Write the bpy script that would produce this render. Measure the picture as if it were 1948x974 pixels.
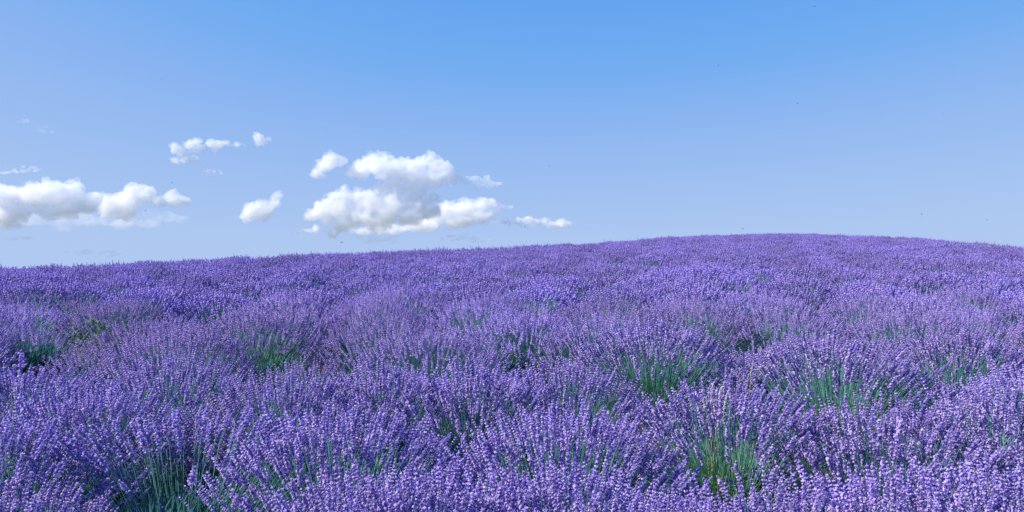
import bpy, math, random
import numpy as np
from mathutils import Vector, Matrix, noise

for o in list(bpy.data.objects):
    bpy.data.objects.remove(o)
S = bpy.context.scene
C = S.collection
R = math.radians
random.seed(7)
rng = np.random.default_rng(11)

# ------------------------------------------------------------------ camera
PW, PH, F = 1948.0, 974.0, 1529.0          # photograph size and focal length in its pixels
HORIZON = 530.0
PITCH = math.atan((HORIZON - PH / 2) / F)
EYE_H = 1.80                                # eye above the soil
PLANT_H = 0.74                              # height of the flower tops above the soil
cam_d = bpy.data.cameras.new('camera')
cam = bpy.data.objects.new('camera', cam_d)
C.objects.link(cam)
S.camera = cam
cam_d.sensor_width = 36
cam_d.lens = 36 * F / PW
cam_d.clip_start = 0.05
cam_d.clip_end = 30000
cam.location = (0, 0, EYE_H)
cam.rotation_euler = (math.pi / 2 + PITCH, 0, 0)

# ------------------------------------------------------------------ light
SUN_EL, SUN_AZ = 38.0, -98.0               # azimuth from +Y towards +X (negative: left of the view)
sv = Vector((math.sin(R(SUN_AZ)) * math.cos(R(SUN_EL)), math.cos(R(SUN_AZ)) * math.cos(R(SUN_EL)), math.sin(R(SUN_EL))))
sun_d = bpy.data.lights.new('sun', 'SUN')
sun_d.energy = 5.0
sun_d.angle = R(0.5)
sun_d.color = (1.0, 0.93, 0.86)
sun = bpy.data.objects.new('sun', sun_d)
C.objects.link(sun)
sun.rotation_euler = sv.to_track_quat('Z', 'Y').to_euler()
sun.location = sv * 50

W = bpy.data.worlds.new('World')
S.world = W
W.use_nodes = True
nt = W.node_tree
nt.nodes.clear()
sky = nt.nodes.new('ShaderNodeTexSky')
sky.sky_type = 'NISHITA'
sky.sun_disc = False
sky.sun_elevation = R(SUN_EL)
sky.sun_rotation = R(SUN_AZ)
sky.air_density = 0.6
sky.dust_density = 0.3
sky.ozone_density = 10.0
sky.altitude = 0
# the photograph's tone response, channel by channel (soft shoulder, strong blue)
sep = nt.nodes.new('ShaderNodeSeparateColor')
com = nt.nodes.new('ShaderNodeCombineColor')
nt.links.new(sky.outputs[0], sep.inputs[0])
def response(ch, pts):
    d = nt.nodes.new('ShaderNodeMath'); d.operation = 'DIVIDE'; d.inputs[1].default_value = 6.0; d.use_clamp = True
    c = nt.nodes.new('ShaderNodeFloatCurve')
    m = nt.nodes.new('ShaderNodeMath'); m.operation = 'MULTIPLY'; m.inputs[1].default_value = 8.0
    cv = c.mapping.curves[0]
    cv.points[0].location = (pts[0][0] / 6, pts[0][1] / 8)
    cv.points[1].location = (pts[-1][0] / 6, pts[-1][1] / 8)
    for x, y in pts[1:-1]:
        cv.points.new(x / 6, y / 8)
    c.mapping.update()
    nt.links.new(sep.outputs[ch], d.inputs[0]); nt.links.new(d.outputs[0], c.inputs['Value'])
    nt.links.new(c.outputs[0], m.inputs[0]); nt.links.new(m.outputs[0], com.inputs[ch])
response(0, [(0, 0), (.2, .55), (.4, .95), (.55, 1.3), (.775, 2.2), (1.0, 2.7), (1.5, 3.25), (2.0, 3.5), (3.5, 3.6), (6, 3.7)])
response(1, [(0, 0), (.5, 1.9), (1.0, 2.8), (1.3, 3.33), (1.83, 3.9), (2.12, 4.15), (2.62, 4.4), (3.06, 4.6), (3.8, 4.8), (6, 4.7)])
response(2, [(0, 0), (1.0, 5.6), (2.0, 6.9), (3.0, 7.2), (5.0, 7.3), (6, 7.3)])
bg = nt.nodes.new('ShaderNodeBackground')
bg.inputs['Strength'].default_value = 0.085
wo = nt.nodes.new('ShaderNodeOutputWorld')
nt.links.new(com.outputs[0], bg.inputs['Color'])
nt.links.new(bg.outputs[0], wo.inputs['Surface'])

S.view_settings.view_transform = 'Standard'
S.view_settings.look = 'None'
S.view_settings.exposure = 0.5
S.view_settings.gamma = 1.0
S.cycles.max_bounces = 36
S.cycles.diffuse_bounces = 7
S.cycles.glossy_bounces = 1
S.cycles.transmission_bounces = 4
S.cycles.volume_bounces = 36
S.cycles.transparent_max_bounces = 8
S.cycles.volume_step_rate = 1.5
S.cycles.volume_max_steps = 256

# ------------------------------------------------------------------ terrain
def smooth_interp(x, xs, ys):
    x = min(max(x, xs[0]), xs[-1])
    for i in range(len(xs) - 1):
        if x <= xs[i + 1]:
            t = (x - xs[i]) / (xs[i + 1] - xs[i])
            t0 = t * t * (3 - 2 * t) * 0.5 + t * 0.5
            return ys[i] + (ys[i + 1] - ys[i]) * t0
    return ys[-1]

SLOPE = 0.078
HT = EYE_H - PLANT_H
def ray(px, py):
    v = Vector((px - PW / 2, F, PH / 2 - py))
    v.rotate(Matrix.Rotation(PITCH, 3, 'X'))
    return v
CREST_PX = [0, 200, 400, 500, 700, 900, 1100, 1200, 1300, 1500, 1700, 1850, 1948]
CREST_PY = [517, 508, 499, 494, 486, 478, 469, 462, 453, 447, 454, 466, 477]
US, YS = [], []
for a, b in zip(CREST_PX, CREST_PY):
    v = ray(a, b)
    US.append(v.x / v.y)
    YS.append(1.5 * HT / (SLOPE - v.z / v.y))
def crest(x, y):
    return smooth_interp(x / max(y, 0.6), US, YS)
def ground_z(x, y):
    if y <= 0:
        return SLOPE * y
    yc = crest(x, y)
    c = HT / (2 * yc ** 3)
    ym = math.sqrt((SLOPE + 0.10) / (3 * c))
    if y <= ym:
        z = SLOPE * y - c * y ** 3
    else:
        z = SLOPE * ym - c * ym ** 3 - 0.10 * (y - ym)
    if z < -6:
        z = -6
    return z
def at(px, py, lift=PLANT_H):
    """where the ray through a photo pixel meets the surface `lift` above the soil"""
    v = ray(px, py)
    v /= v.y
    y = 1.5
    while y < 120:
        if EYE_H + v.z * y <= ground_z(v.x * y, y) + lift:
            return v.x * y, y
        y += 0.03
    return v.x * y, y

# ------------------------------------------------------------------ materials
def new_mat(name):
    m = bpy.data.materials.new(name)
    m.use_nodes = True
    m.node_tree.nodes.clear()
    return m, m.node_tree.nodes, m.node_tree.links

def plant_mat(name, c0, c1, c2, trans=0.35, rough=0.6, obj_var=0.13, spec=0.25, patch=True):
    """per-leaf and per-plant colour variation, part of the light passing through"""
    m, N, L = new_mat(name)
    out = N.new('ShaderNodeOutputMaterial')
    geo = N.new('ShaderNodeNewGeometry')
    ramp = N.new('ShaderNodeValToRGB')
    ramp.color_ramp.elements[0].color = (*c0, 1)
    ramp.color_ramp.elements[1].color = (*c2, 1)
    e = ramp.color_ramp.elements.new(0.55)
    e.color = (*c1, 1)
    L.new(geo.outputs['Random Per Island'], ramp.inputs[0])
    oi = N.new('ShaderNodeObjectInfo')
    hsv = N.new('ShaderNodeHueSaturation')
    mr = N.new('ShaderNodeMapRange')
    mr.inputs['To Min'].default_value = 1 - obj_var
    mr.inputs['To Max'].default_value = 1 + obj_var
    L.new(oi.outputs['Random'], mr.inputs['Value'])
    L.new(mr.outputs[0], hsv.inputs['Value'])
    L.new(ramp.outputs[0], hsv.inputs['Color'])
    col = hsv.outputs[0]
    if patch:
        tc = N.new('ShaderNodeNewGeometry')
        nz = N.new('ShaderNodeTexNoise')
        nz.inputs['Scale'].default_value = 0.35
        nz.inputs['Detail'].default_value = 3
        L.new(tc.outputs['Position'], nz.inputs['Vector'])
        m2 = N.new('ShaderNodeMapRange')
        m2.inputs['From Min'].default_value = 0.3
        m2.inputs['From Max'].default_value = 0.7
        m2.inputs['To Min'].default_value = 0.495
        m2.inputs['To Max'].default_value = 0.507
        L.new(nz.outputs['Fac'], m2.inputs['Value'])
        L.new(m2.outputs[0], hsv.inputs['Hue'])
    p = N.new('ShaderNodeBsdfPrincipled')
    p.inputs['Roughness'].default_value = rough
    p.inputs['Specular IOR Level'].default_value = spec
    L.new(col, p.inputs['Base Color'])
    t = N.new('ShaderNodeBsdfTranslucent')
    L.new(col, t.inputs['Color'])
    mx = N.new('ShaderNodeMixShader')
    mx.inputs[0].default_value = trans
    L.new(p.outputs[0], mx.inputs[1])
    L.new(t.outputs[0], mx.inputs[2])
    L.new(mx.outputs[0], out.inputs['Surface'])
    return m

M_calyx = plant_mat('lavender_calyx', (0.22, 0.175, 0.56), (0.37, 0.29, 0.73), (0.56, 0.46, 0.88), 0.42, 0.7)
M_petal = plant_mat('lavender_petal', (0.60, 0.45, 0.84), (0.76, 0.61, 0.91), (0.90, 0.80, 0.95), 0.45, 0.7, spec=0.1)
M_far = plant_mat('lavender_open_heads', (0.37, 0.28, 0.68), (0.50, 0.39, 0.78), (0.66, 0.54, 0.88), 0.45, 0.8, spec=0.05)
M_stem = plant_mat('lavender_stem', (0.11, 0.35, 0.34), (0.17, 0.45, 0.41), (0.26, 0.54, 0.30), 0.25, 0.55)
M_leaf = plant_mat('lavender_leaf', (0.06, 0.20, 0.18), (0.09, 0.28, 0.20), (0.18, 0.40, 0.15), 0.3, 0.6)
M_teal = plant_mat('teal_leaf', (0.05, 0.18, 0.18), (0.08, 0.25, 0.24), (0.14, 0.34, 0.27), 0.3, 0.6)
M_fresh = plant_mat('fresh_leaf', (0.08, 0.28, 0.10), (0.16, 0.42, 0.13), (0.30, 0.50, 0.14), 0.35, 0.6)
M_dry = plant_mat('dry_grass_blade', (0.30, 0.29, 0.14), (0.42, 0.42, 0.22), (0.60, 0.58, 0.36), 0.35, 0.6, patch=False)
M_weed = plant_mat('weed_green', (0.18, 0.34, 0.10), (0.32, 0.50, 0.18), (0.54, 0.66, 0.32), 0.35, 0.6, patch=False)
M_seed = plant_mat('grass_seed_head', (0.66, 0.68, 0.56), (0.76, 0.78, 0.66), (0.84, 0.86, 0.76), 0.35, 0.7, patch=False)
M_mauve = plant_mat('mauve_floret', (0.45, 0.28, 0.62), (0.58, 0.42, 0.74), (0.74, 0.60, 0.85), 0.3, 0.6, patch=False)

def soil_mat():
    m, N, L = new_mat('soil')
    out = N.new('ShaderNodeOutputMaterial')
    g = N.new('ShaderNodeNewGeometry')
    n1 = N.new('ShaderNodeTexNoise'); n1.inputs['Scale'].default_value = 3.0; n1.inputs['Detail'].default_value = 8
    n2 = N.new('ShaderNodeTexNoise'); n2.inputs['Scale'].default_value = 40.0; n2.inputs['Detail'].default_value = 6
    L.new(g.outputs['Position'], n1.inputs['Vector']); L.new(g.outputs['Position'], n2.inputs['Vector'])
    r = N.new('ShaderNodeValToRGB')
    r.color_ramp.elements[0].position = 0.35; r.color_ramp.elements[0].color = (0.028, 0.024, 0.020, 1)
    r.color_ramp.elements[1].position = 0.7; r.color_ramp.elements[1].color = (0.075, 0.06, 0.045, 1)
    L.new(n1.outputs['Fac'], r.inputs[0])
    b = N.new('ShaderNodeBump'); b.inputs['Strength'].default_value = 0.6; b.inputs['Distance'].default_value = 0.03
    L.new(n2.outputs['Fac'], b.inputs['Height'])
    p = N.new('ShaderNodeBsdfPrincipled'); p.inputs['Roughness'].default_value = 0.95
    ln = N.new('ShaderNodeVectorMath'); ln.operation = 'LENGTH'; L.new(g.outputs['Position'], ln.inputs[0])
    fr = N.new('ShaderNodeMapRange'); fr.inputs['From Min'].default_value = 110; fr.inputs['From Max'].default_value = 160
    L.new(ln.outputs['Value'], fr.inputs['Value'])
    n3 = N.new('ShaderNodeTexVoronoi'); n3.inputs['Scale'].default_value = 0.006; L.new(g.outputs['Position'], n3.inputs['Vector'])
    r3 = N.new('ShaderNodeValToRGB')
    r3.color_ramp.elements[0].color = (0.10, 0.13, 0.06, 1); r3.color_ramp.elements[1].color = (0.28, 0.25, 0.17, 1)
    L.new(n3.outputs['Color'], r3.inputs[0])
    mf = N.new('ShaderNodeMix'); mf.data_type = 'RGBA'
    L.new(fr.outputs[0], mf.inputs[0]); L.new(r.outputs[0], mf.inputs[6]); L.new(r3.outputs[0], mf.inputs[7])
    L.new(mf.outputs[2], p.inputs['Base Color']); L.new(b.outputs[0], p.inputs['Normal'])
    L.new(p.outputs[0], out.inputs['Surface'])
    return m
M_soil = soil_mat()

def plain_mat(name, col, rough=0.5, alpha=1.0):
    m, N, L = new_mat(name)
    out = N.new('ShaderNodeOutputMaterial')
    p = N.new('ShaderNodeBsdfPrincipled')
    nz = N.new('ShaderNodeTexNoise'); nz.inputs['Scale'].default_value = 900
    mx = N.new('ShaderNodeMix'); mx.data_type = 'RGBA'
    mx.inputs[6].default_value = (*[c * 0.6 for c in col], 1)
    mx.inputs[7].default_value = (*col, 1)
    L.new(nz.outputs['Fac'], mx.inputs[0]); L.new(mx.outputs[2], p.inputs['Base Color'])
    p.inputs['Roughness'].default_value = rough
    p.inputs['Alpha'].default_value = alpha
    L.new(p.outputs[0], out.inputs['Surface'])
    return m
M_bee = plain_mat('bee_body', (0.05, 0.035, 0.02), 0.6)
M_wing = plain_mat('bee_wing', (0.35, 0.35, 0.38), 0.3, 0.5)

def cloud_mat(name, density, col=(1, 1, 1), aniso=0.0, base=(-0.05, 0.48, 0.06), torn=(0.38, 0.60, 0.08), size=45.0):
    """droplet density: thinner towards the base of the cloud, torn by turbulence"""
    m, N, L = new_mat(name)
    out = N.new('ShaderNodeOutputMaterial')
    v = N.new('ShaderNodeVolumeScatter')
    v.inputs['Color'].default_value = (*col, 1)
    v.inputs['Anisotropy'].default_value = aniso
    tc = N.new('ShaderNodeTexCoord')
    sp = N.new('ShaderNodeSeparateXYZ'); L.new(tc.outputs['Generated'], sp.inputs[0])
    mp = N.new('ShaderNodeMapping'); mp.inputs['Scale'].default_value = (1 / size, 1 / size, 1.25 / size)
    L.new(tc.outputs['Object'], mp.inputs['Vector'])
    nz = N.new('ShaderNodeTexNoise'); nz.inputs['Scale'].default_value = 1.0; nz.inputs['Detail'].default_value = 4; nz.inputs['Roughness'].default_value = 0.6
    L.new(mp.outputs[0], nz.inputs['Vector'])
    ad = N.new('ShaderNodeMath'); ad.operation = 'MULTIPLY_ADD'; ad.inputs[1].default_value = 0.5
    L.new(nz.outputs['Fac'], ad.inputs[0]); L.new(sp.outputs[2], ad.inputs[2])
    def ramp(src, lo, hi, mn):
        r = N.new('ShaderNodeMapRange'); r.interpolation_type = 'SMOOTHSTEP'
        r.inputs['From Min'].default_value = lo; r.inputs['From Max'].default_value = hi
        r.inputs['To Min'].default_value = mn * density ** .5; r.inputs['To Max'].default_value = density ** .5
        L.new(src, r.inputs['Value']); return r.outputs[0]
    mul = N.new('ShaderNodeMath'); mul.operation = 'MULTIPLY'
    L.new(ramp(ad.outputs[0], base[0] + .25, base[1] + .25, base[2]), mul.inputs[0])
    L.new(ramp(nz.outputs['Fac'], *torn), mul.inputs[1])
    L.new(mul.outputs[0], v.inputs['Density'])
    L.new(v.outputs[0], out.inputs['Volume'])
    return m

# ------------------------------------------------------------------ mesh helpers
def build_mesh(name, V, T, mats, mi=None):
    """V (n,3), T (m,3) numpy triangles -> mesh data"""
    me = bpy.data.meshes.new(name)
    V = np.asarray(V, dtype=np.float32); T = np.asarray(T, dtype=np.int32)
    me.vertices.add(len(V)); me.vertices.foreach_set('co', V.ravel())
    me.loops.add(T.size); me.loops.foreach_set('vertex_index', T.ravel())
    me.polygons.add(len(T))
    me.polygons.foreach_set('loop_start', np.arange(0, T.size, 3, dtype=np.int32))
    me.polygons.foreach_set('loop_total', np.full(len(T), 3, dtype=np.int32))
    for m in mats:
        me.materials.append(m)
    if mi is not None:
        me.polygons.foreach_set('material_index', np.asarray(mi, dtype=np.int32))
    me.update(calc_edges=True)
    me.validate()
    return me

class Acc:
    def __init__(self):
        self.V, self.T, self.M, self.n = [], [], [], 0
    def add(self, V, T, m=0):
        V = np.asarray(V, float); T = np.asarray(T, int)
        self.V.append(V); self.T.append(T + self.n)
        self.M.append(np.full(len(T), m) if np.isscalar(m) else np.asarray(m))
        self.n += len(V)
    def get(self):
        return np.concatenate(self.V), np.concatenate(self.T), np.concatenate(self.M)
    def mesh(self, name, mats):
        V, T, M = self.get()
        return build_mesh(name, V, T, mats, M)

def link(name, me, parent=None, kind=None, loc=None):
    o = bpy.data.objects.new(name, me)
    C.objects.link(o)
    if parent is not None: o.parent = parent
    if kind: o['kind'] = kind
    if loc is not None: o.location = loc
    return o

def frame(d):
    """rotation whose Z is d, as 3x3 numpy"""
    d = np.asarray(d, float); d = d / np.linalg.norm(d)
    a = np.array([1.0, 0, 0]) if abs(d[0]) < 0.8 else np.array([0, 1.0, 0])
    x = np.cross(a, d); x /= np.linalg.norm(x)
    y = np.cross(d, x)
    return np.stack([x, y, d], axis=1)

def rotz(a):
    c, s = math.cos(a), math.sin(a)
    return np.array([[c, -s, 0], [s, c, 0], [0, 0, 1.0]])

def tube(pts, radii, n=3):
    V, T = [], []
    pts = [np.asarray(p, float) for p in pts]
    for i, p in enumerate(pts):
        d = pts[min(i + 1, len(pts) - 1)] - pts[max(i - 1, 0)]
        Fm = frame(d)
        for k in range(n):
            a = 2 * math.pi * k / n
            V.append(p + radii[i] * (Fm[:, 0] * math.cos(a) + Fm[:, 1] * math.sin(a)))
    for i in range(len(pts) - 1):
        for k in range(n):
            a, b = i * n + k, i * n + (k + 1) % n
            T += [(a, b, b + n), (a, b + n, a + n)]
    return V, T

# ------------------------------------------------------------------ lavender spike templates (origin at the foot of the flower head, +Z up)
def floret(base, d, L_, w, sides=4):
    """slim bud: pointed foot, belly, tapered mouth"""
    Fm = frame(d)
    V = [base]
    for t, r in ((0.55, 1.0), (1.0, 0.45)):
        for k in range(sides):
            a = 2 * math.pi * k / sides
            V.append(base + Fm[:, 2] * L_ * t + w * r * (Fm[:, 0] * math.cos(a) + Fm[:, 1] * math.sin(a)))
    T = []
    for k in range(sides):
        k2 = (k + 1) % sides
        T.append((0, 1 + k2, 1 + k))
        T += [(1 + k, 1 + k2, 1 + sides + k2), (1 + k, 1 + sides + k2, 1 + sides + k)]
    return V, T

def petals(c, d, r, n=4):
    """small open corolla: separate lobes spread round the mouth"""
    Fm = frame(d); V, T = [], []
    a0 = rng.random() * 6.28
    for k in range(n):
        a = a0 + 2 * math.pi * k / n
        u = Fm[:, 0] * math.cos(a) + Fm[:, 1] * math.sin(a)
        s = -Fm[:, 0] * math.sin(a) + Fm[:, 1] * math.cos(a)
        i = len(V)
        V += [c, c + u * r * 0.7 + s * r * 0.45 + Fm[:, 2] * r * 0.35, c + u * r * 1.15 + Fm[:, 2] * r * 0.2, c + u * r * 0.7 - s * r * 0.45 + Fm[:, 2] * r * 0.35]
        T += [(i, i + 1, i + 2), (i, i + 2, i + 3)]
    return V, T

def spike_hi(seed):
    r = np.random.default_rng(seed)
    A = Acc()
    Ln = r.uniform(0.060, 0.088)
    nw = int(Ln / 0.0095)
    V, T = tube([(0, 0, -0.035), (0, 0, Ln * 0.95)], [0.0011, 0.0007], 3)
    A.add(V, T, 2)
    zs = [Ln * (i + 0.3) / nw for i in range(nw)]
    if r.random() < 0.6:
        zs = [-0.022] + zs
    for i, z in enumerate(zs):
        t = max(0, z / Ln)
        n = 7 if t < 0.7 else 5
        if z < 0: n = 5
        fl = 0.0128 * (1.0 - 0.35 * t ** 2)
        a0 = r.random() * 6.28
        for k in range(n):
            a = a0 + 6.283 * k / n + r.normal(0, 0.18)
            el = 0.80 + 0.40 * t + r.normal(0, 0.2)
            d = np.array([math.cos(a) * math.cos(el), math.sin(a) * math.cos(el), math.sin(el)])
            b = np.array([0, 0, z + r.normal(0, 0.0025)])
            V, T = floret(b, d, fl * r.uniform(0.8, 1.2), 0.0030, 4)
            A.add(V, T, 0)
            if r.random() < 0.42:
                V, T = petals(b + d * fl * 1.0, d, 0.0044 * r.uniform(0.8, 1.2), 4)
                A.add(V, T, 1)
    for k in range(4):
        a = 1.57 * k
        d = np.array([math.cos(a) * .35, math.sin(a) * .35, 1.0])
        V, T = floret(np.array([0, 0, Ln * 0.93]), d, 0.009, 0.0024, 3)
        A.add(V, T, 1 if k == 0 else 0)
    return A.get()

def spike_mid(seed):
    r = np.random.default_rng(seed)
    A = Acc()
    Ln = r.uniform(0.060, 0.088)
    nw = 6
    for i in range(nw):
        z = Ln * (i + 0.2) / nw
        t = z / Ln
        n = 4
        a0 = r.random() * 6.28
        for k in range(n):
            a = a0 + 6.283 * k / n
            el = 0.6 + 0.5 * t + r.normal(0, 0.12)
            d = np.array([math.cos(a) * math.cos(el), math.sin(a) * math.cos(el), math.sin(el)])
            Fm = frame(d); b = np.array([0, 0, z]); Lf = 0.0125 * (1 - .3 * t * t)
            w = 0.0042
            V = [b, b + d * Lf * .6 + Fm[:, 0] * w, b + d * Lf * .6 - Fm[:, 0] * w * .5 + Fm[:, 1] * w * .85, b + d * Lf * .6 - Fm[:, 0] * w * .5 - Fm[:, 1] * w * .85, b + d * Lf * 1.1]
            A.add(V, [(0, 2, 1), (0, 3, 2), (0, 1, 3), (4, 1, 2), (4, 2, 3), (4, 3, 1)], 1 if r.random() < 0.38 else 0)
    V = [(0.003, 0, Ln * .9), (-.0015, .0026, Ln * .9), (-.0015, -.0026, Ln * .9), (0, 0, Ln * 1.08)]
    A.add(V, [(0, 1, 3), (1, 2, 3), (2, 0, 3)], 0)
    return A.get()

def spike_low(seed):
    r = np.random.default_rng(seed)
    A = Acc()
    Ln = r.uniform(0.060, 0.088)
    a0 = r.random() * 6
    for (z0, z1, w, m) in ((0, .42, .0115, 0), (.28, .72, .0115, 1), (.6, 1.05, .0095, 0)):
        a0 += 0.6
        V = [(0, 0, z0 * Ln)]
        zm = (z0 * .45 + z1 * .55) * Ln
        for k in range(3):
            a = a0 + 2.094 * k
            V.append((w * math.cos(a), w * math.sin(a), zm))
        V.append((0, 0, z1 * Ln))
        A.add(V, [(0, 2, 1), (0, 3, 2), (0, 1, 3), (4, 1, 2), (4, 2, 3), (4, 3, 1)], m)
    return A.get()

HI = [spike_hi(100 + i) for i in range(8)]
MID = [spike_mid(200 + i) for i in range(6)]
LOW = [spike_low(300 + i) for i in range(5)]
HI_ME = [build_mesh('flower_spike', V, T, [M_calyx, M_petal, M_stem], M) for V, T, M in HI]

# ------------------------------------------------------------------ one lavender bush: where its spikes stand
def layout(seed, n, r_xy=0.60, h=0.74, spread=1.0, open_=0.0, bare=0.0, bq=0.72, bs=-0.35):
    """list of (foot, knee, head position, head axis, roll, scale)"""
    r = np.random.default_rng(seed)
    out = []
    ga = math.pi * (3 - math.sqrt(5))
    lob = [(r.uniform(0, 6.28), r.uniform(2, 4), r.uniform(0.03, 0.09)) for _ in range(3)]
    for i in range(n):
        t = (i + 0.5) / n
        a = i * ga + r.normal(0, 0.25)
        q = math.sqrt(open_ + (1 - open_) * t)         # 0 crown centre .. 1 skirt
        q = min(1.06, max(0.0, q + r.normal(0, 0.04)))
        wob = 1 + sum(amp * math.sin(f * a + ph) for ph, f, amp in lob)
        rr = r_xy * q * wob
        hh = (h - 0.07) * (1 - 0.50 * q ** 2.7) * (1 + r.normal(0, 0.07))
        hd = np.array([math.cos(a) * rr, math.sin(a) * rr, hh])
        if bare and math.sin(a) < bs and q > bq and r.random() < bare: continue
        foot = np.array([math.cos(a) * rr * 0.16, math.sin(a) * rr * 0.16, 0.10 + 0.05 * r.random()])
        out_d = np.array([math.cos(a), math.sin(a), 0.0])
        ax = np.array([0, 0, 1.0]) + out_d * (0.92 * q ** 1.1) * spread + r.normal(0, 0.075, 3)
        ax /= np.linalg.norm(ax)
        knee = (foot + hd) * 0.5 + out_d * 0.05 * q - ax * 0.02
        out.append((foot, knee, hd, ax, r.random() * 6.28, r.uniform(0.92, 1.35)))
    return out

def stems_acc(lay, seg, rad=0.0012, lower=None):
    A = Acc()
    for foot, knee, hd, ax, roll, sc in lay:
        pre = hd - ax * 0.09
        pts = [foot, knee, pre, hd] if seg == 3 else [foot, knee, hd]
        rr = [rad * 1.4, rad * 1.15, rad, rad * 0.8][:len(pts)]
        V, T = tube(pts, rr, 3)
        A.add(V, T, 0)
    return A

def leaves_acc(seed, n, r_xy, big=1.0):
    """narrow grey-green leaves of the mound below the flower stems, on short shoots"""
    r = np.random.default_rng(seed)
    A = Acc()
    for i in range(n):
        a = r.random() * 6.28; q = math.sqrt(r.random())
        d = np.array([math.cos(a) * q * 0.95, math.sin(a) * q * 0.95, 0.35 + 0.9 * (1 - q) + r.random() * 0.4])
        d /= np.linalg.norm(d)
        rad = r.uniform(0.45, 1.0)
        p = np.array([math.cos(a) * q * r_xy * rad, math.sin(a) * q * r_xy * rad, 0.05 + 0.30 * rad * (1 - 0.55 * q * q)])
        Fm = frame(d + r.normal(0, 0.25, 3))
        Lf, w = r.uniform(0.06, 0.13) * big, r.uniform(0.0022, 0.0042) * big
        s = Fm[:, 0] * w
        V = [p, p + Fm[:, 2] * Lf * .5 + s, p + Fm[:, 2] * Lf + Fm[:, 1] * Lf * .12, p + Fm[:, 2] * Lf * .5 - s]
        A.add(V, [(0, 1, 2), (0, 2, 3)], 0)
    return A

def spikes_acc(lay, temps, seed, fat=1.0):
    r = np.random.default_rng(seed)
    A = Acc()
    for foot, knee, hd, ax, roll, sc in lay:
        V, T, M = temps[r.integers(len(temps))]
        Rm = frame(ax) @ rotz(roll)
        A.add((V * np.array([sc * fat * .88, sc * fat * .88, sc])) @ Rm.T + hd, T, M)
    return A

# ---- detailed bushes, front (-Y) spikes one object each
NEAR_VAR = []
# the last three: crown opened to show its stems, and two with a bare green front
NV = [dict(), dict(), dict(), dict(), dict(), dict(), dict(open_=0.10, spread=1.55, n=470, bare=0.90, bq=0.22, bs=-0.05), dict(bare=0.6, spread=1.35, n=680), dict(bare=0.75, spread=1.4, n=640)]
for k, kw in enumerate(NV):
    kw = dict(kw)
    lay = layout(40 + k, kw.pop('n', 660), r_xy=0.68, h=0.76, **kw)
    lay.sort(key=lambda s: s[2][1] * 1.0 - s[2][2] * 0.5)
    NEAR_VAR.append(dict(
        lay=lay,
        rest={},
        stems=stems_acc(lay, 3).mesh('stems', [M_stem]),
        leaves=leaves_acc(60 + k, 3000, 0.52).mesh('foliage', [M_fresh if k == 8 else (M_teal if k == 6 else M_leaf)])))
MID_VAR = []
for k in range(10):                                     # the last two: leafy, few flowers
    lay = layout(80 + k, 600 if k < 8 else 170, r_xy=0.70 if k < 8 else 0.5, h=0.76 if k < 8 else 0.62, open_=0.0)
    MID_VAR.append(dict(
        fl=spikes_acc(lay, MID if k < 4 or k > 7 else LOW, 90 + k, 1.2 if k < 4 else 1.25).mesh('flower_spikes', [M_calyx, M_petal if k < 4 or k > 7 else M_far]),
        st=stems_acc(lay, 2, 0.0010).mesh('stems', [M_stem]),
        lf=leaves_acc(95 + k, 1300 if k < 4 else (700 if k < 8 else 1500), 0.54, 1.3 if k < 8 else 1.9).mesh('foliage', [M_leaf if k < 8 else M_teal])))

def tag(o, label, cat, group=None):
    o['label'] = label; o['category'] = cat
    if group: o['group'] = group

def bush_root(x, y, rz, sx, sz, label, group):
    o = bpy.data.objects.new('lavender_bush', None)
    C.objects.link(o)
    o.empty_display_size = 0.1
    o.location = (x, y, ground_z(x, y))
    o.rotation_euler = (0, 0, rz)
    o.scale = (sx, sx, sz)
    tag(o, label, 'lavender bush', group)
    return o

def near_bush(x, y, var, n_single, sx, sz, jit, label, group):
    v = NEAR_VAR[var]
    n_single = min(n_single, int(len(v['lay']) * 0.8))
    face = math.atan2(x, -y) if False else math.atan2(-x, y)      # local -Y looks back at the viewpoint
    root = bush_root(x, y, face + jit, sx, sz, label, group)
    for i in range(n_single):
        foot, knee, hd, ax, roll, sc = v['lay'][i]
        o = bpy.data.objects.new('flower_spike', HI_ME[(i * 7 + var) % len(HI_ME)])
        C.objects.link(o)
        o.parent = root
        Rm = frame(ax) @ rotz(roll)
        o.matrix_local = Matrix.LocRotScale(Vector(hd), Matrix(Rm.tolist()).to_quaternion(), Vector((sc * .86, sc * .86, sc)))
    if n_single not in v['rest']:
        v['rest'][n_single] = spikes_acc(v['lay'][n_single:], MID, 70 + var, 1.12).mesh('flower_spikes', [M_calyx, M_petal])
    link('flower_spikes', v['rest'][n_single], root, 'stuff')
    link('stems', v['stems'], root, 'stuff')
    link('foliage', v['leaves'], root, 'stuff')
    return root

def mid_bush(x, y, var, rz, sx, sz, label, group):
    v = MID_VAR[var]
    root = bush_root(x, y, rz, sx, sz, label, group)
    link('flower_spikes', v['fl'], root, 'stuff')
    link('stems', v['st'], root, 'stuff')
    link('foliage', v['lf'], root, 'stuff')
    return root

# ------------------------------------------------------------------ ground
def make_ground():
    ys = [-30, -15, -6, -2]
    y = 0.0
    while y < 9000:
        ys.append(y)
        y += max(0.5, y * 0.035)
    xs = []
    us = np.linspace(-1, 1, 121)
    V, T = [], []
    for y in ys:
        wdt = 40 + max(0, y) * 1.3
        for u in us:
            x = u * wdt
            V.append((x, y, ground_z(x, y) + (0.03 * noise.noise(Vector((x * 1.5, y * 1.5, 0))) if y < 60 else 0)))
    n = len(us)
    for j in range(len(ys) - 1):
        for i in range(n - 1):
            a = j * n + i
            T += [(a, a + 1, a + n + 1), (a, a + n + 1, a + n)]
    g = link('ground', build_mesh('ground', V, T, [M_soil]), None, 'structure')
    for p in g.data.polygons: p.use_smooth = True
make_ground()

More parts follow.
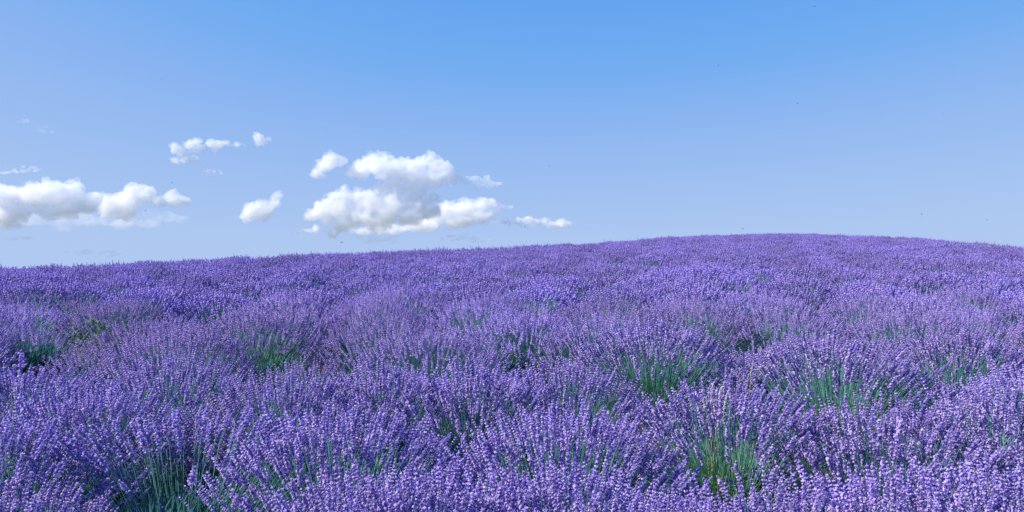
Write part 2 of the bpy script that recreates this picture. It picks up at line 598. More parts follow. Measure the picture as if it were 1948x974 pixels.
# ------------------------------------------------------------------ where the bushes stand
# crown centres of the foreground bushes, read off the photograph as px, py of the crown surface, width factor, height factor, detail
NEAR = [
 # px, py, sx, sz, variant, label
 (350, 825, 1.25, 1.02, 6, 'big lavender bush at bottom left opened up to show bright green stems'),
 (1245, 652, 1.10, 1.12, 7, 'round lavender bush with bare green front above the grassy gap'),
 (1587, 688, 1.15, 1.12, 8, 'pale spreading lavender bush with yellow green heart right of centre'),
 (1820, 655, 1.02, 1.04, 7, 'lavender bush at right with a dark hollow in front'),
 (1390, 765, 1.02, 1.02, 8, 'wide lavender bush behind bottom row showing dark green stems low in front'),
 (900, 728, 1.0, 1.02, 7, 'lavender bush near centre with bright green stems below its flowers'),
 (40, 722, 1.0, 1.0, 8, 'lavender bush with teal stems at left edge of the foreground'),
 (730, 722, 0.98, 1.0, 7, 'lavender bush left of centre with dark green base behind the front row'),
 (-50, 945, 0.92, 0.95, 1, 'lavender bush cut by the bottom left corner'),
 (700, 930, 0.92, 0.96, 2, 'dense lavender bush at bottom edge right of the opened green stemmed bush'),
 (850, 940, 0.95, 0.98, 3, 'dense lavender bush at bottom edge left of the middle'),
 (1075, 930, 0.95, 0.98, 4, 'dense lavender bush at the bottom edge below the middle'),
 (1290, 965, 0.92, 0.92, 5, 'lavender bush at bottom edge just right of the middle'),
 (1500, 960, 0.95, 0.94, 0, 'lavender bush at bottom edge below the pale spreading bush'),
 (1720, 945, 1.0, 0.98, 1, 'dense pale tipped lavender bush at bottom edge near right corner'),
 (1940, 930, 0.95, 1.0, 2, 'lavender bush cut by the bottom right corner'),
 (-40, 835, 1.0, 1.0, 3, 'lavender bush cut by left edge above the bottom corner'),
 (655, 815, 1.0, 1.0, 4, 'lavender bush in second row right of the opened green stemmed bush'),
 (1075, 810, 0.98, 1.0, 5, 'right leaning lavender bush left of the grassy gap'),
 (1690, 800, 1.0, 1.0, 0, 'lavender bush in second row in front of the pale spreading bush'),
 (1910, 790, 1.0, 1.04, 4, 'tall lavender bush at right edge in the second row'),
 (170, 760, 0.95, 0.98, 2, 'lavender bush behind and left of the opened green stemmed bush'),
 (545, 735, 0.98, 1.0, 5, 'lavender bush right of the dark hollow at lower left'),
 (330, 700, 1.0, 1.0, 1, 'lavender bush in front of the yellow green weed'),
 (1075, 712, 1.0, 1.0, 3, 'lavender bush leaning right beside the round green fronted bush'),
]
placed = []
for i, (px, py, sx, sz, var, lab) in enumerate(NEAR):
    x, y = at(px, py)
    n = 300 if y < 4.8 else 220
    near_bush(x, y, var, n, sx, sz, random.uniform(-0.2, 0.2) if var > 5 else random.uniform(-0.35, 0.35), lab, 'large lavender bushes in the foreground')
    placed.append((x, y))
# hollows between bushes seen in the photograph: px, py, radius in metres, low leafy bush in it or not
GAPS = [(1225, 718, 0.60, 0), (1200, 780, 0.45, 0), (1575, 742, 0.50, 0), (1800, 712, 0.55, 0), (310, 757, 0.55, 0), (345, 925, 1.05, 0), (850, 800, 0.50, 0), (1440, 668, 0.50, 1), (1500, 860, 0.45, 0), (520, 790, 0.4, 0),
        (150, 572, 0.75, 1), (65, 628, 0.72, 1), (335, 606, 0.70, 1), (1430, 502, 1.1, 1), (520, 516, 0.8, 1), (625, 556, 0.7, 1), (1100, 585, 0.6, 1),
        (1290, 645, 0.5, 1), (480, 660, 0.5, 0), (590, 690, 0.5, 1), (800, 600, 0.55, 0), (172, 668, 0.55, 1), (1680, 645, 0.6, 1), (1905, 645, 0.55, 0),
        (1480, 562, 0.7, 1), (1010, 530, 0.8, 1), (1740, 560, 0.6, 0), (1560, 600, 0.6, 1), (900, 640, 0.5, 1), (1200, 505, 0.9, 1), (1640, 505, 0.9, 1), (300, 535, 0.7, 0), (700, 520, 0.8, 0)]
gaps = [(*at(a, b, 0.6), r, lo) for a, b, r, lo in GAPS]

cand = []
yy = 1.2
row = 0
while yy < 110:
    step = 1.12
    xw = yy * 0.80 + 4.0
    x = -xw + (0.5 if row % 2 else 0) * step
    while x < xw:
        cx, cy = x + random.uniform(-0.28, 0.28), yy + random.uniform(-0.28, 0.28)
        x += step * random.uniform(0.9, 1.1)
        cand.append((cx, cy))
    yy += 1.0
    row += 1
bushes = []
for cx, cy in cand:
    if cy > crest(cx, cy) * 1.25 + 3: continue
    if cy < 9 and any((cx - a) ** 2 + (cy - b) ** 2 < 0.90 ** 2 for a, b in placed): continue
    if cy < 2.75 and abs(cx) < 3.0: continue
    if any((cx - a) ** 2 + (cy - b) ** 2 < r ** 2 for a, b, r, lo in gaps): continue
    if cx / cy > 0.40 and cy > crest(cx, cy) * 1.02: continue      # field margin at the right
    bushes.append((cx, cy))
def in_view(cx, cy):
    return abs(cx) < cy * 0.637 + 0.6
vis = sorted([b for b in bushes if in_view(*b)], key=lambda b: b[1])
for gx, gy, r, lo in gaps:
    if lo:
        where = 'left of the middle' if gx < -0.1 * gy else ('right of the middle' if gx > 0.1 * gy else 'near the middle')
        mid_bush(gx, gy, 8 + len(placed) % 2, random.random() * 6.28, 0.95 if gy < 12 else 1.15, 0.95,
                 'teal green lavender bush with few flowers in a hollow ' + where, 'teal green bushes with few flowers ' + where)
        placed.append((gx, gy))
n_single = 300 - len(NEAR) - sum(g[3] for g in gaps)
single, rest = vis[:n_single], vis[n_single:] + [b for b in bushes if not in_view(*b)]
Y_SINGLE = single[-1][1]

SIDES = [(-0.42, 'at far left'), (-0.18, 'left of centre'), (0.06, 'at the centre'), (0.30, 'below the highest crest'), (9, 'at far right')]
DEPTHS = [(5.5, 'mid sized lavender bush just behind the foreground bushes'), (8, 'lavender bush in the lower field'), (11, 'smaller lavender bush farther up the field'),
          (15, 'small lavender bush in the middle of the slope'), (99, 'tiny looking lavender bush high on the slope')]
for cx, cy in single:
    lab = next(t for m, t in DEPTHS if cy < m) + ' ' + next(t for m, t in SIDES if cx / cy < m)
    var = random.randrange(4) if cy < 11 else random.randrange(4, 8)
    sc = random.uniform(0.92, 1.12)
    mid_bush(cx, cy, var, random.random() * 6.28, sc, random.uniform(0.90, 1.07) * (0.97 if cy < 4 else 1.0), lab,
             lab.replace('bush ', 'bushes ', 1))

# the farther bushes: one field, bushes set on points
def scatter(name, pts, sources, label, cat=None, group=None):
    me = bpy.data.meshes.new(name)
    me.from_pydata([(p[0], p[1], p[2]) for p in pts], [], [])
    a = me.attributes.new('turn', 'FLOAT', 'POINT'); a.data.foreach_set('value', [p[3] for p in pts])
    a = me.attributes.new('size', 'FLOAT', 'POINT'); a.data.foreach_set('value', [p[4] for p in pts])
    a = me.attributes.new('pick', 'INT', 'POINT'); a.data.foreach_set('value', [p[5] for p in pts])
    a = me.attributes.new('tall', 'FLOAT', 'POINT'); a.data.foreach_set('value', [p[6] for p in pts])
    o = link(name, me, None, 'stuff')
    ng = bpy.data.node_groups.new(name + '_nodes', 'GeometryNodeTree')
    ng.interface.new_socket('Geometry', in_out='INPUT', socket_type='NodeSocketGeometry')
    ng.interface.new_socket('Geometry', in_out='OUTPUT', socket_type='NodeSocketGeometry')
    N, L = ng.nodes, ng.links
    gi, go = N.new('NodeGroupInput'), N.new('NodeGroupOutput')
    J = N.new('GeometryNodeJoinGeometry')
    for src in reversed(sources):
        j = N.new('GeometryNodeJoinGeometry')
        for ob in src:
            oi = N.new('GeometryNodeObjectInfo'); oi.inputs['Object'].default_value = ob
            L.new(oi.outputs['Geometry'], j.inputs[0])
        g2 = N.new('GeometryNodeGeometryToInstance')
        L.new(j.outputs[0], g2.inputs[0]); L.new(g2.outputs[0], J.inputs[0])
    def attr(nm, ty):
        n = N.new('GeometryNodeInputNamedAttribute'); n.data_type = ty; n.inputs['Name'].default_value = nm
        return n.outputs[0]
    ip = N.new('GeometryNodeInstanceOnPoints')
    ip.inputs['Pick Instance'].default_value = True
    L.new(gi.outputs[0], ip.inputs['Points']); L.new(J.outputs[0], ip.inputs['Instance'])
    L.new(attr('pick', 'INT'), ip.inputs['Instance Index'])
    cr = N.new('ShaderNodeCombineXYZ'); L.new(attr('turn', 'FLOAT'), cr.inputs[2])
    L.new(cr.outputs[0], ip.inputs['Rotation'])
    cs = N.new('ShaderNodeCombineXYZ')
    sz = attr('size', 'FLOAT')
    L.new(sz, cs.inputs[0]); L.new(sz, cs.inputs[1]); L.new(attr('tall', 'FLOAT'), cs.inputs[2])
    L.new(cs.outputs[0], ip.inputs['Scale'])
    L.new(ip.outputs[0], go.inputs[0])
    md = o.modifiers.new('scatter', 'NODES'); md.node_group = ng
    o['label'] = label
    if cat: o['category'] = cat
    return o

srcs = []
for k in range(4, 8):
    found = [o for o in bpy.data.objects if o.data in (MID_VAR[k]['fl'], MID_VAR[k]['st'], MID_VAR[k]['lf'])]
    one = {}
    for o in found: one.setdefault(o.data.name, o)
    srcs.append(list(one.values()))
pts = [(x, y, ground_z(x, y), random.random() * 6.28, random.uniform(0.95, 1.15), random.randrange(4), random.uniform(0.86, 1.12)) for x, y in rest]
scatter('lavender_field', pts, srcs, 'purple mass of lavender bushes running up to the crest of the hill', 'lavender field')
print('bushes', len(bushes), 'singles', len(single), 'up to', Y_SINGLE, 'field', len(rest))

# ------------------------------------------------------------------ grasses and weeds
def blade(p0, d, bend, L_, w, n=5):
    """thin folded blade"""
    V, T = [], []
    Fm = frame(d)
    for i in range(n + 1):
        t = i / n
        c = np.asarray(p0) + Fm[:, 2] * L_ * t + np.asarray(bend) * L_ * t * t
        ww = w * (1 - t) ** 0.6 + 0.0002
        V += [c - Fm[:, 0] * ww, c + Fm[:, 1] * ww * .5, c + Fm[:, 0] * ww]
        if i:
            b = (i - 1) * 3
            T += [(b, b + 1, b + 4), (b, b + 4, b + 3), (b + 1, b + 2, b + 5), (b + 1, b + 5, b + 4)]
    return V, T

def seed_head(p, d, bend, Ln, r):
    A = Acc()
    for i in range(46):
        t = i / 46
        c = np.asarray(p) + np.asarray(d) * Ln * t + np.asarray(bend) * Ln * t * t
        a = rng.random() * 6.28
        dd = np.array([math.cos(a) * .6, math.sin(a) * .6, 0]) + np.asarray(d)
        V, T = floret(c, dd, 0.010, 0.0016 * (1.2 - t * .6) * r, 3)
        A.add(V, T, 0)
    return A.get()

def seeded_grass(px, py_top, Y, tops, label, hgt_extra=0.0):
    """tall grass with separate seed-head stalks; tops are px, py of each head tip"""
    x0, y0 = ray(px, py_top).x / ray(px, py_top).y * Y, Y
    g = ground_z(x0, y0)
    root = bpy.data.objects.new('seeding_grass', None); C.objects.link(root)
    root.location = (x0, y0, g)
    tag(root, label, 'grass tuft')
    A = Acc()
    for (tx, ty) in tops:
        v = ray(tx, ty); v /= v.y
        tip = np.array([v.x * Y - x0, rng.uniform(-.03, .03), EYE_H + v.z * Y - g])
        base = np.array([rng.uniform(-.02, .02), rng.uniform(-.02, .02), 0.0])
        st = base + (tip - base) * 0.86
        mid = (base + st) * .5 + np.array([-(tip[0]) * 0.12, 0, 0.03])
        V, T = tube([base, mid, st, st + (tip - st) * .6], [0.0026, 0.0022, 0.0018, 0.0014], 4)
        stalk = link('stalk', build_mesh('stalk', V, T, [M_dry]), root)
        d = (tip - st); Ln = np.linalg.norm(d)
        V, T, M = seed_head(st, d / Ln, np.array([0.12 * np.sign(tip[0] + .001), 0, -.05]), Ln, 2.6)
        link('seed_head', build_mesh('seed_head', V, T, [M_seed]), root)
    for k in range(24):
        a = rng.random() * 6.28
        V, T = blade((rng.uniform(-.02, .02), rng.uniform(-.02, .02), 0), (math.cos(a) * .25, math.sin(a) * .25, 1), (math.cos(a) * .3, math.sin(a) * .3, -.1), rng.uniform(.35, .6), 0.003)
        A.add(V, T, 0)
    link('blades', A.mesh('blades', [M_weed]), root, 'stuff')

seeded_grass(1350, 800, 4.45, [(1353, 726), (1366, 735), (1382, 742), (1341, 758), (1360, 760)], 'pale seeding grass stalks rising left of the pale spreading bush')
seeded_grass(1418, 735, 5.6, [(1429, 687), (1424, 712)], 'single curved pale grass stalk beside the dark gap behind the lavender')
seeded_grass(790, 560, 14.0, [(796, 540)], 'thin pale grass stalk standing out above the lavender left of centre')

def dry_tuft(px, py, n, Lr, w, label, lean=0.5, mat=None):
    x, y = at(px, py, 0.28)
    A = Acc()
    for k in range(n):
        a = rng.random() * 6.28; l = rng.random() * lean
        V, T = blade((rng.uniform(-.04, .04), rng.uniform(-.04, .04), 0), (math.cos(a) * l, math.sin(a) * l, 1), (math.cos(a) * .35, math.sin(a) * .35, -.15), rng.uniform(*Lr), w)
        A.add(V, T, 0)
    o = link('grass_tuft', A.mesh('grass_tuft', [mat or M_dry]), None, None, (x, y, ground_z(x, y)))
    tag(o, label, 'grass tuft')
    return o
dry_tuft(1212, 800, 34, (.35, .62), 0.0022, 'thin pale grass tuft in the gap below the round green fronted bush', 0.7)
def weed(px, py, label):
    """yellow-green branching weed"""
    x, y = at(px, py, 0.55)
    root = bpy.data.objects.new('weed', None); C.objects.link(root)
    root.location = (x, y, ground_z(x, y)); tag(root, label, 'weed')
    A, B = Acc(), Acc()
    for k in range(14):
        a = rng.random() * 6.28; l = rng.uniform(.15, .55)
        b = np.array([math.cos(a) * .04, math.sin(a) * .04, 0])
        tip = np.array([math.cos(a) * l * .45, math.sin(a) * l * .45, rng.uniform(.58, .80)])
        V, T = tube([b, (b + tip) * .5 + np.array([0, 0, .06]), tip], [.003, .0025, .0015], 3)
        A.add(V, T, 0)
        for j in range(12):
            t = rng.uniform(.4, 1)
            c = b + (tip - b) * t + np.array([0, 0, .05 * (1 - t)])
            dd = rng.normal(0, 1, 3); dd[2] = abs(dd[2]) * .6
            Fm = frame(dd); Ln = rng.uniform(.025, .06); ww = Ln * .17
            V = [c, c + Fm[:, 2] * Ln * .5 + Fm[:, 0] * ww, c + Fm[:, 2] * Ln, c + Fm[:, 2] * Ln * .5 - Fm[:, 0] * ww]
            B.add(V, [(0, 1, 2), (0, 2, 3)], 0)
    link('stems', A.mesh('stems', [M_weed]), root, 'stuff')
    link('leaves', B.mesh('leaves', [M_weed]), root, 'stuff')
weed(172, 652, 'yellow green weed poking out of the lavender at the left')

def scabious(px, py, Y, label):
    v = ray(px, py); v /= v.y
    x, z = v.x * Y, EYE_H + v.z * Y
    g = ground_z(x, Y)
    root = bpy.data.objects.new('wild_flower', None); C.objects.link(root)
    root.location = (x, Y, g); tag(root, label, 'wild flower', None)
    V, T = tube([(0.03, 0, 0), (0.01, 0, (z - g) * .5), (0, 0, z - g)], [.0018, .0015, .0012], 4)
    link('stalk', build_mesh('stalk', V, T, [M_stem]), root)
    A = Acc()
    for k in range(70):
        t = (k + .5) / 70; a = k * 2.4; el = math.acos(1 - t * 1.2)
        d = np.array([math.cos(a) * math.sin(el), math.sin(a) * math.sin(el), math.cos(el)])
        c = np.array([0, 0, z - g])
        V, T = floret(c, d, .015, .0026, 3); A.add(V, T, 0)
    link('flower_head', A.mesh('flower_head', [M_mauve]), root)
scabious(1608, 777, 5.3, 'round mauve flower head in the green heart of the pale bush')
scabious(1583, 777, 5.3, 'small round flower head just left of the larger mauve one')

# dry grass margin beyond the crest at the right, and sparse stalks along the skyline
def margin():
    tufts = []
    for k in range(3):
        A = Acc()
        for i in range(40):
            a = rng.random() * 6.28
            V, T = blade((rng.uniform(-.25, .25), rng.uniform(-.25, .25), 0), (math.cos(a) * .3, math.sin(a) * .3, 1), (math.cos(a) * .3, math.sin(a) * .3, -.1), rng.uniform(.5, .95), 0.006, 3)
            A.add(V, T, 0)
        tufts.append(A.get())
    A = Acc()
    n = 0
    while n < 1000:
        u = rng.uniform(0.42, 0.80)
        if u < 0.555 and rng.random() < 0.80: continue
        yc = smooth_interp(u, US, YS)
        y = yc * rng.uniform(0.99, 1.08)
        x = u * y
        V, T, M = tufts[n % 3]
        s = rng.uniform(.95, 1.22) if u > 0.555 else rng.uniform(.9, 1.15)
        Rm = rotz(rng.random() * 6.28) * s
        A.add(V @ Rm.T + np.array([x, y, ground_z(x, y)]), T, 0)
        n += 1
    o = link('dry_grass', A.mesh('dry_grass', [M_dry]), None, 'stuff')
    o['label'] = 'straw coloured dry grass edging the field along the right end of the crest'
margin()
def skyline_stalks():
    A = Acc()
    for i in range(260):
        u = rng.uniform(0.16, 0.62)
        yc = smooth_interp(u, US, YS) * rng.uniform(.92, 1.02)
        x = u * yc
        V, T = blade((x, yc, ground_z(x, yc)), (rng.normal(0, .2), rng.normal(0, .2), 1), (rng.normal(0, .15), 0, 0), rng.uniform(.75, 1.15), 0.006, 3)
        A.add(V, T, 0)
    o = link('skyline_grass', A.mesh('skyline_grass', [M_dry]), None, 'stuff')
    o['label'] = 'sparse thin grass stalks sticking up along the crest'
skyline_stalks()

def skyline_sprigs():
    """taller flower stalks in loose clumps along the left part of the crest"""
    A = Acc()
    for c in range(75):
        u0 = rng.uniform(-0.75, 0.12)
        y0 = smooth_interp(u0, US, YS) * rng.uniform(.80, 1.02)
        for k in range(int(rng.uniform(3, 9))):
            x, y = u0 * y0 + rng.normal(0, .35), y0 + rng.normal(0, .3)
            z = ground_z(x, y)
            ax = np.array([rng.normal(0, .28), rng.normal(0, .2), 1.0]); ax /= np.linalg.norm(ax)
            hd = np.array([x, y, z + rng.uniform(.68, .80)])
            V, T = tube([hd - ax * .5, hd], [.003, .002], 3); A.add(V, T, 2)
            V, T, M = LOW[k % len(LOW)]
            A.add((V * np.array([1.1, 1.1, rng.uniform(1.1, 1.6)])) @ frame(ax).T + hd, T, M)
    o = link('flower_stalks', A.mesh('flower_stalks', [M_calyx, M_far, M_stem]), None, 'stuff')
    o['label'] = 'taller lavender stalks sticking up in clumps along the left skyline'
skyline_sprigs()

# ------------------------------------------------------------------ bees in the air
def ellipsoid(c, r, nu=8, nv=6):
    V, T = [], []
    for j in range(nv + 1):
        ph = math.pi * j / nv
        for i in range(nu):
            th = 2 * math.pi * i / nu
            V.append((c[0] + r[0] * math.cos(ph), c[1] + r[1] * math.sin(ph) * math.cos(th), c[2] + r[2] * math.sin(ph) * math.sin(th)))
    for j in range(nv):
        for i in range(nu):
            a, b = j * nu + i, j * nu + (i + 1) % nu
            T += [(a, b, b + nu), (a, b + nu, a + nu)]
    return V, T
Ab = Acc()
for c, r in (((0.0062, 0, -0.0004), (0.0021, 0.0021, 0.0021)), ((0.0022, 0, 0), (0.0032, 0.0027, 0.0027)), ((-0.0042, 0, -0.001), (0.0052, 0.0027, 0.0026))):
    V, T = ellipsoid(c, r); Ab.add(V, T, 0)
for s in (-1, 1):
    for x in (0.003, 0.0015, 0.0):
        V, T = tube([(x, s * .001, -.002), (x - .001, s * .003, -.0045)], [.0003, .0002], 3); Ab.add(V, T, 0)
bee_body = Ab.mesh('body', [M_bee])
def wing_mesh(s):
    V = [(0.002, s * .001, .0025), (0.0045, s * .006, .005), (0.002, s * .0105, .0062), (-.002, s * .0085, .005), (-.0025, s * .004, .0035)]
    return build_mesh('wing', V, [(0, 1, 2), (0, 2, 3), (0, 3, 4)], [M_wing])
bee_wings = [wing_mesh(-1), wing_mesh(1)]
BEES = [(1550, 12, 3.4, 'at the top edge right of centre'), (1367, 124, 3.6, 'high in the blue right of the middle'), (1517, 196, 3.3, 'right of and below the highest pair'),
        (1793, 216, 3.6, 'highest near the right side'), (1045, 316, 3.5, 'right of the large cloud at its top level'), (307, 150, 3.9, 'high in the pale sky at left'),
        (327, 347, 3.6, 'just above the left cloud bank'), (277, 401, 2.9, 'in front of the left cloud bank'), (650, 461, 3.0, 'just above the crest below the big cloud'),
        (998, 431, 3.2, 'in front of the small cloud right of the big one'), (1413, 435, 3.0, 'just above the highest part of the crest'), (1753, 407, 3.6, 'low in the sky above the right slope'),
        (1878, 418, 3.7, 'lowest near the right edge')]
for i, (px, py, Y, where) in enumerate(BEES):
    v = ray(px, py); v /= v.y
    root = bpy.data.objects.new('bee', None); C.objects.link(root)
    root.location = (v.x * Y, Y, EYE_H + v.z * Y)
    root.rotation_euler = (random.uniform(-.3, .3), random.uniform(-.4, .4), random.uniform(0, 6.28))
    root.scale = (random.uniform(.36, .54),) * 3
    tag(root, 'tiny dark bee flying ' + where, 'bee', 'bees flying over the lavender')
    link('body', bee_body, root)
    for w in bee_wings: link('wing', w, root)

# ------------------------------------------------------------------ clouds
CD = 2600.0
M_cum = cloud_mat('cumulus', 0.034, (1, 0.9995, 0.999))
M_rag = cloud_mat('ragged_cloud', 0.036, (1, 0.9995, 0.999), base=(-.3, .2, .3), torn=(0.36, 0.58, 0.10), size=30)
M_thin = cloud_mat('thin_cloud', 0.020, (1, 0.9995, 0.999), base=(-.3, .2, .3), size=40)
M_wisp = cloud_mat('wisp_cloud', 0.011, (1, 0.9995, 0.999), base=(-.3, .2, .3), size=60)
M_fringe = cloud_mat('cloud_fringe', 0.03, (1, 0.9995, 0.999), base=(-.3, .2, .3), size=30)
import bmesh
def ico(sub):
    bm = bmesh.new(); bmesh.ops.create_icosphere(bm, subdivisions=sub, radius=1)
    V = np.array([v.co[:] for v in bm.verts]); T = np.array([[v.index for v in f.verts] for f in bm.faces])
    bm.free(); return V, T
ICO, ICO2 = ico(3), ico(2)
def voxel_fuse(me, voxel):
    o = bpy.data.objects.new('cloud_tmp', me); C.objects.link(o)
    md = o.modifiers.new('r', 'REMESH'); md.mode = 'VOXEL'; md.voxel_size = voxel; md.adaptivity = 0
    dg = bpy.context.evaluated_depsgraph_get()
    m2 = bpy.data.meshes.new_from_object(o.evaluated_get(dg))
    bpy.data.objects.remove(o)
    return m2
def roughen(me, off, f0, octaves, disp, bias, stretch=(1, 1, 1), gain=.62):
    n = len(me.vertices)
    co = np.empty(n * 3, np.float32); me.vertices.foreach_get('co', co); co = co.reshape(-1, 3)
    no = np.empty(n * 3, np.float32); me.vertex_normals.foreach_get('vector', no); no = no.reshape(-1, 3)
    sx, sy, sz = stretch
    d = np.empty(n)
    nz = noise.noise
    for i in range(n):
        x, y, z = co[i]
        b = 0.0; amp = 1.0; f = f0
        for q in range(octaves):
            b += amp * (bias - abs(nz(Vector((x * f * sx + off, y * f * sy, z * f * sz))))); amp *= gain; f *= 2.1
        d[i] = b
    co += no * (d * disp)[:, None]
    me.vertices.foreach_set('co', co.ravel()); me.update()
def cloud(puffs, label, mat, voxel=1.9, disp=19.0, D=CD, seed=0, fluff=26, group='white clouds in the sky', sq=1.0, fringe=True):
    """puffs: (px, py, radius px [, stretch]); billows grow on billows, all fused, roughened, with a thin ragged fringe around"""
    r = np.random.default_rng(900 + seed)
    k = D / F
    c0 = ray(puffs[0][0], puffs[0][1]); c0 = c0 / c0.y * D
    org = np.array([c0.x, D, EYE_H + c0.z])
    A, B = Acc(), Acc()
    for pf in puffs:
        px, py, rad = pf[:3]
        sx = pf[3] if len(pf) > 3 else 1.0
        v = ray(px, py); v /= v.y
        c = np.array([v.x * D, D + r.uniform(-.5, .5) * rad * k, EYE_H + v.z * D]) - org
        R0 = rad * k * 0.98
        S0 = np.array([R0 * sx, R0 * min(sx, 1.6), R0 * sq])
        A.add(ICO[0] * S0 + c, ICO[1])
        B.add(ICO2[0] * S0 * np.array([1.28, 1.2, 1.12]) + c, ICO2[1])
        for j in range(fluff):
            d = r.normal(0, 1, 3); d[2] = abs(d[2]) * (1 if r.random() < .85 else -.6); d /= np.linalg.norm(d)
            rr = R0 * r.uniform(.14, .40)
            cc = c + d * S0 * .9
            sc = np.array([rr * max(1, sx * .5), rr, rr * sq])
            A.add(ICO2[0] * sc + cc, ICO2[1])
            if rr > 5:
                for q in range(4):
                    d2 = d + r.normal(0, .6, 3); d2 /= np.linalg.norm(d2)
                    A.add(ICO2[0] * sc * r.uniform(.25, .5) + cc + d2 * sc * .95, ICO2[1])
        # torn tatters drifting off the sides and the base
        for j in range(7 if fringe else 0):
            a = r.uniform(0, 6.28)
            rr = R0 * r.uniform(.10, .30)
            cc = c + np.array([math.cos(a) * 1.15 * sx, r.uniform(-.5, .5), math.sin(a) * .9 * sq - .15]) * R0
            B.add(ICO2[0] * np.array([rr * r.uniform(1.3, 2.6), rr, rr * .7]) + cc, ICO2[1])
    V, T, M = A.get()
    m2 = voxel_fuse(build_mesh('cloud_tmp', V, T, []), voxel)
    roughen(m2, seed * 31.7, 1 / 34.0, 5, disp, .33)
    m2 = voxel_fuse(m2, voxel * 1.1)
    m2.materials.clear(); m2.materials.append(mat)
    m2.name = 'cloud'
    ob = link('cloud', m2, None, None, org.tolist())
    tag(ob, label, 'cloud', group)
    if fringe:
        V, T, M = B.get()
        m3 = voxel_fuse(build_mesh('cloud_tmp', V, T, []), voxel * 1.3)
        roughen(m3, seed * 13.3 + 7, 1 / 30.0, 4, 26.0, .20, (.6, .8, 1.3), .7)
        m3 = voxel_fuse(m3, voxel * 1.4)
        m3.materials.clear(); m3.materials.append(M_fringe)
        link('fringe', m3, ob, 'stuff')
    return ob
def streak(x0, y0, x1, y1, th, n, seed, st=2.4):
    """many small flattened shreds strung between two photo points"""
    r = np.random.default_rng(500 + seed)
    out = []
    for i in range(n):
        t = r.beta(1.6, 1.6)
        w = math.sin(math.pi * (0.08 + .84 * t)) ** .7
        out.append((x0 + (x1 - x0) * t, y0 + (y1 - y0) * t + r.normal(0, th * .55) * w, th * w * r.uniform(.25, .75), r.uniform(1.2, st)))
    return out

cloud([(-30, 378, 24), (5, 376, 22), (38, 374, 18), (70, 372, 20), (105, 368, 22), (138, 364, 17), (20, 392, 14), (70, 392, 14)], 'long white cloud at left edge, forming the back of the left bank', M_cum, seed=1)
cloud([(-20, 418, 20), (14, 414, 20), (40, 409, 13), (30, 425, 9)], 'small dense white cloud low at the left edge', M_cum, seed=2)
cloud([(92, 410, 10), (110, 402, 15), (130, 394, 19), (160, 386, 18), (185, 384, 16), (215, 398, 20), (238, 388, 22), (250, 368, 17), (278, 368, 14), (290, 376, 8), (240, 406, 13)], 'billowing white cloud with rounded lobes, front of the left bank', M_cum, seed=3)
cloud([(305, 384, 9), (328, 380, 12), (333, 370, 6), (348, 383, 7, 1.4)] + streak(320, 388, 368, 382, 4, 8, 4), 'ragged small white cloud at right end of the left bank', M_cum, seed=4)
cloud([(468, 412, 9), (480, 404, 15), (498, 400, 17), (508, 392, 13), (520, 384, 9), (528, 372, 7), (500, 412, 10)], 'isolated white cloud with pointed upper right tip between the banks', M_cum, seed=5)
cloud([(606, 325, 9), (618, 313, 12), (634, 306, 13), (648, 306, 9), (600, 332, 6), (612, 333, 6)], 'small puffy white cloud left of the tall cloud top', M_cum, seed=6)
cloud([(672, 328, 10), (690, 322, 17), (712, 312, 18), (732, 305, 14), (730, 325, 18), (758, 322, 17), (775, 320, 18), (795, 326, 20), (812, 304, 10), (818, 296, 6), (828, 314, 15), (848, 325, 14), (745, 342, 10, 1.4), (785, 344, 17), (825, 342, 16), (860, 340, 11), (800, 356, 10, 1.6)], 'tall white cloud top with two humps, upper half of the biggest cloud', M_cum, seed=7)
cloud(streak(862, 342, 968, 351, 7, 26, 8, 3) + streak(880, 358, 935, 356, 5, 10, 9), 'flat pale streak trailing right of the tall cloud top', M_rag, seed=8, voxel=1.8, disp=5, fluff=5, fringe=False)
cloud([(592, 410, 10), (612, 402, 15), (632, 388, 16), (655, 378, 15), (680, 376, 14), (700, 388, 24), (728, 366, 16), (755, 362, 15), (785, 372, 16), (795, 392, 16), (650, 408, 18), (690, 412, 18), (740, 398, 24), (655, 362, 7), (800, 366, 9), (825, 378, 8), (770, 400, 16), (625, 416, 12), (660, 425, 14, 1.5), (720, 425, 14, 1.6), (780, 415, 16, 1.4), (820, 400, 14, 1.3)], 'broad heaped white cloud just below the tall one', M_cum, seed=9)
cloud([(840, 404, 16, 1.6), (880, 398, 15, 1.8), (912, 392, 9, 2), (870, 420, 14, 2.4), (915, 414, 11, 2.2), (800, 428, 12, 3), (740, 436, 10, 3), (690, 438, 8, 3)] + streak(840, 385, 970, 394, 12, 24, 10), 'hazy blue grey base spreading right of the broad heaped cloud', M_thin, voxel=3, seed=10, disp=12, D=2750, fluff=10)
cloud([(812, 384, 5), (826, 379, 6), (838, 387, 4)], 'very small white puff on the right shoulder of the heaped cloud', M_cum, seed=11, voxel=1.6, disp=9, fringe=False)
cloud([(634, 443, 9), (642, 436, 9), (650, 431, 7), (603, 436, 6, 1.4), (622, 436, 6)] + streak(552, 441, 610, 440, 3.5, 12, 12, 3), 'bright low white cloud under the left side of the heaped cloud', M_rag, seed=12, voxel=1.7, disp=8, fluff=14)
cloud(streak(655, 446, 770, 458, 7, 26, 13, 4), 'faint cream streak just above the crest under the heaped cloud', M_thin, seed=13, voxel=2, disp=5, sq=.8, fluff=4, fringe=False)
cloud([(962, 420, 4, 1.6), (985, 420, 6, 1.3), (1003, 420, 8), (1020, 423, 6), (1038, 421, 8), (1052, 428, 6, 1.5), (1068, 425, 9), (1080, 427, 6)] + streak(955, 426, 1085, 432, 4, 14, 14, 3), 'low row of small white puffs at the right end of the clouds', M_rag, seed=14, voxel=1.6, disp=8, fluff=14)
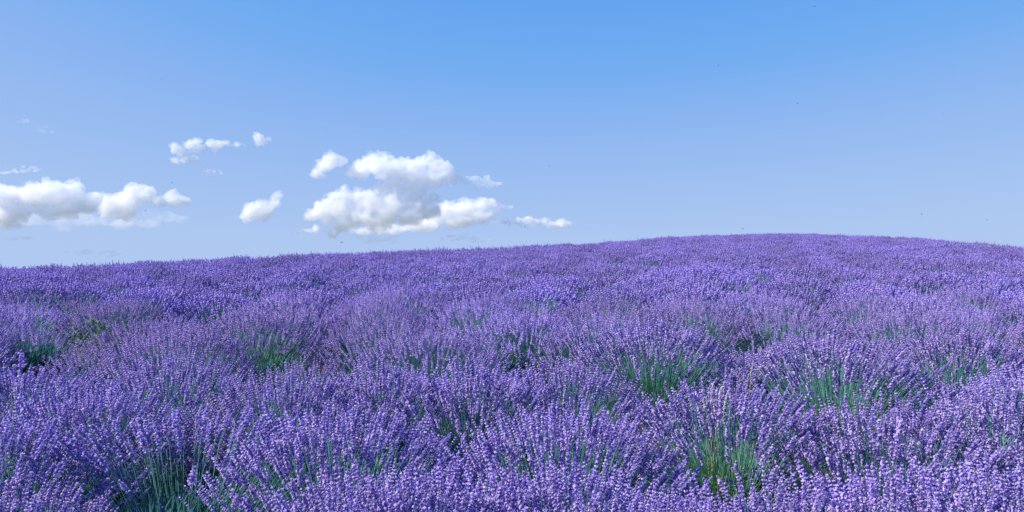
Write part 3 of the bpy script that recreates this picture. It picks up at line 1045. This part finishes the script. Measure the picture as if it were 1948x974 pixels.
cloud(streak(835, 452, 935, 456, 6, 24, 15, 3), 'flat cream cloud touching the crest right of the low streak', M_rag, seed=15, voxel=1.8, disp=4, sq=.8, fluff=6, fringe=False)
cloud(streak(890, 418, 960, 426, 6, 14, 16, 3), 'pale patch between the heaped cloud and the row of puffs', M_thin, seed=16, voxel=2, disp=5, fluff=5, fringe=False)
cloud([(332, 278, 6), (342, 284, 6), (352, 293, 6)] + streak(320, 308, 385, 300, 7, 22, 17) + streak(352, 272, 392, 285, 8, 16, 27) + streak(325, 280, 360, 300, 7, 12, 37), 'ragged thin white cloud high at left, larger one of the upper group', M_rag, seed=17, voxel=1.6, disp=9, fluff=8)
cloud([(402, 272, 7, 1.2), (416, 276, 7, 1.2), (408, 284, 5)] + streak(395, 270, 470, 280, 5, 22, 18, 3), 'narrow white cloud trailing right from the ragged upper one', M_rag, seed=18, voxel=1.6, disp=8, fluff=8)
cloud([(488, 259, 7), (494, 264, 8), (500, 270, 7), (492, 273, 5)] + streak(496, 270, 524, 266, 3, 6, 19), 'highest small round white puff right of the ragged upper group', M_rag, seed=19, voxel=1.6, disp=8, fluff=12)
cloud(streak(380, 329, 426, 328, 6, 16, 20), 'small flat white puff below the upper group', M_rag, seed=20, voxel=1.8, disp=4, fluff=6, fringe=False)
cloud(streak(-10, 327, 80, 323, 5, 24, 21, 3), 'thin flat white streak above the left bank at the left edge', M_rag, seed=21, voxel=1.8, disp=4, fluff=6, fringe=False)
cloud(streak(30, 233, 55, 231, 5, 8, 22), 'faintest tiny puff highest at far left', M_thin, seed=22, voxel=1.8, disp=4, fluff=5, fringe=False)
cloud(streak(62, 245, 105, 249, 5, 12, 23), 'pair of faint tiny puffs below the highest far left one', M_thin, seed=23, voxel=1.8, disp=4, fluff=5, fringe=False)
cloud(streak(-20, 454, 75, 452, 5, 20, 24, 4), 'thin streak low at left edge under the small dense cloud', M_thin, seed=24, voxel=1.8, disp=3.5, sq=.8, fluff=5, fringe=False)
cloud(streak(110, 480, 245, 484, 5, 28, 25, 5), 'long faint cream streak just above the crest at left', M_thin, seed=25, voxel=1.8, disp=3.5, sq=.8, fluff=4, fringe=False)
cloud([(60, 418, 10, 3), (140, 416, 12, 3), (225, 420, 12, 3), (290, 408, 9, 2.5)] + streak(60, 425, 380, 412, 11, 30, 26, 5), 'blue grey haze base beneath the left bank of clouds', M_wisp, seed=26, voxel=3.5, disp=12, D=2800, fluff=8, fringe=False)
print('cloud triangles', sum(len(o.data.polygons) for o in bpy.data.objects if o.type == 'MESH' and (o.name.startswith('cloud') or o.name.startswith('fringe'))) * 2)
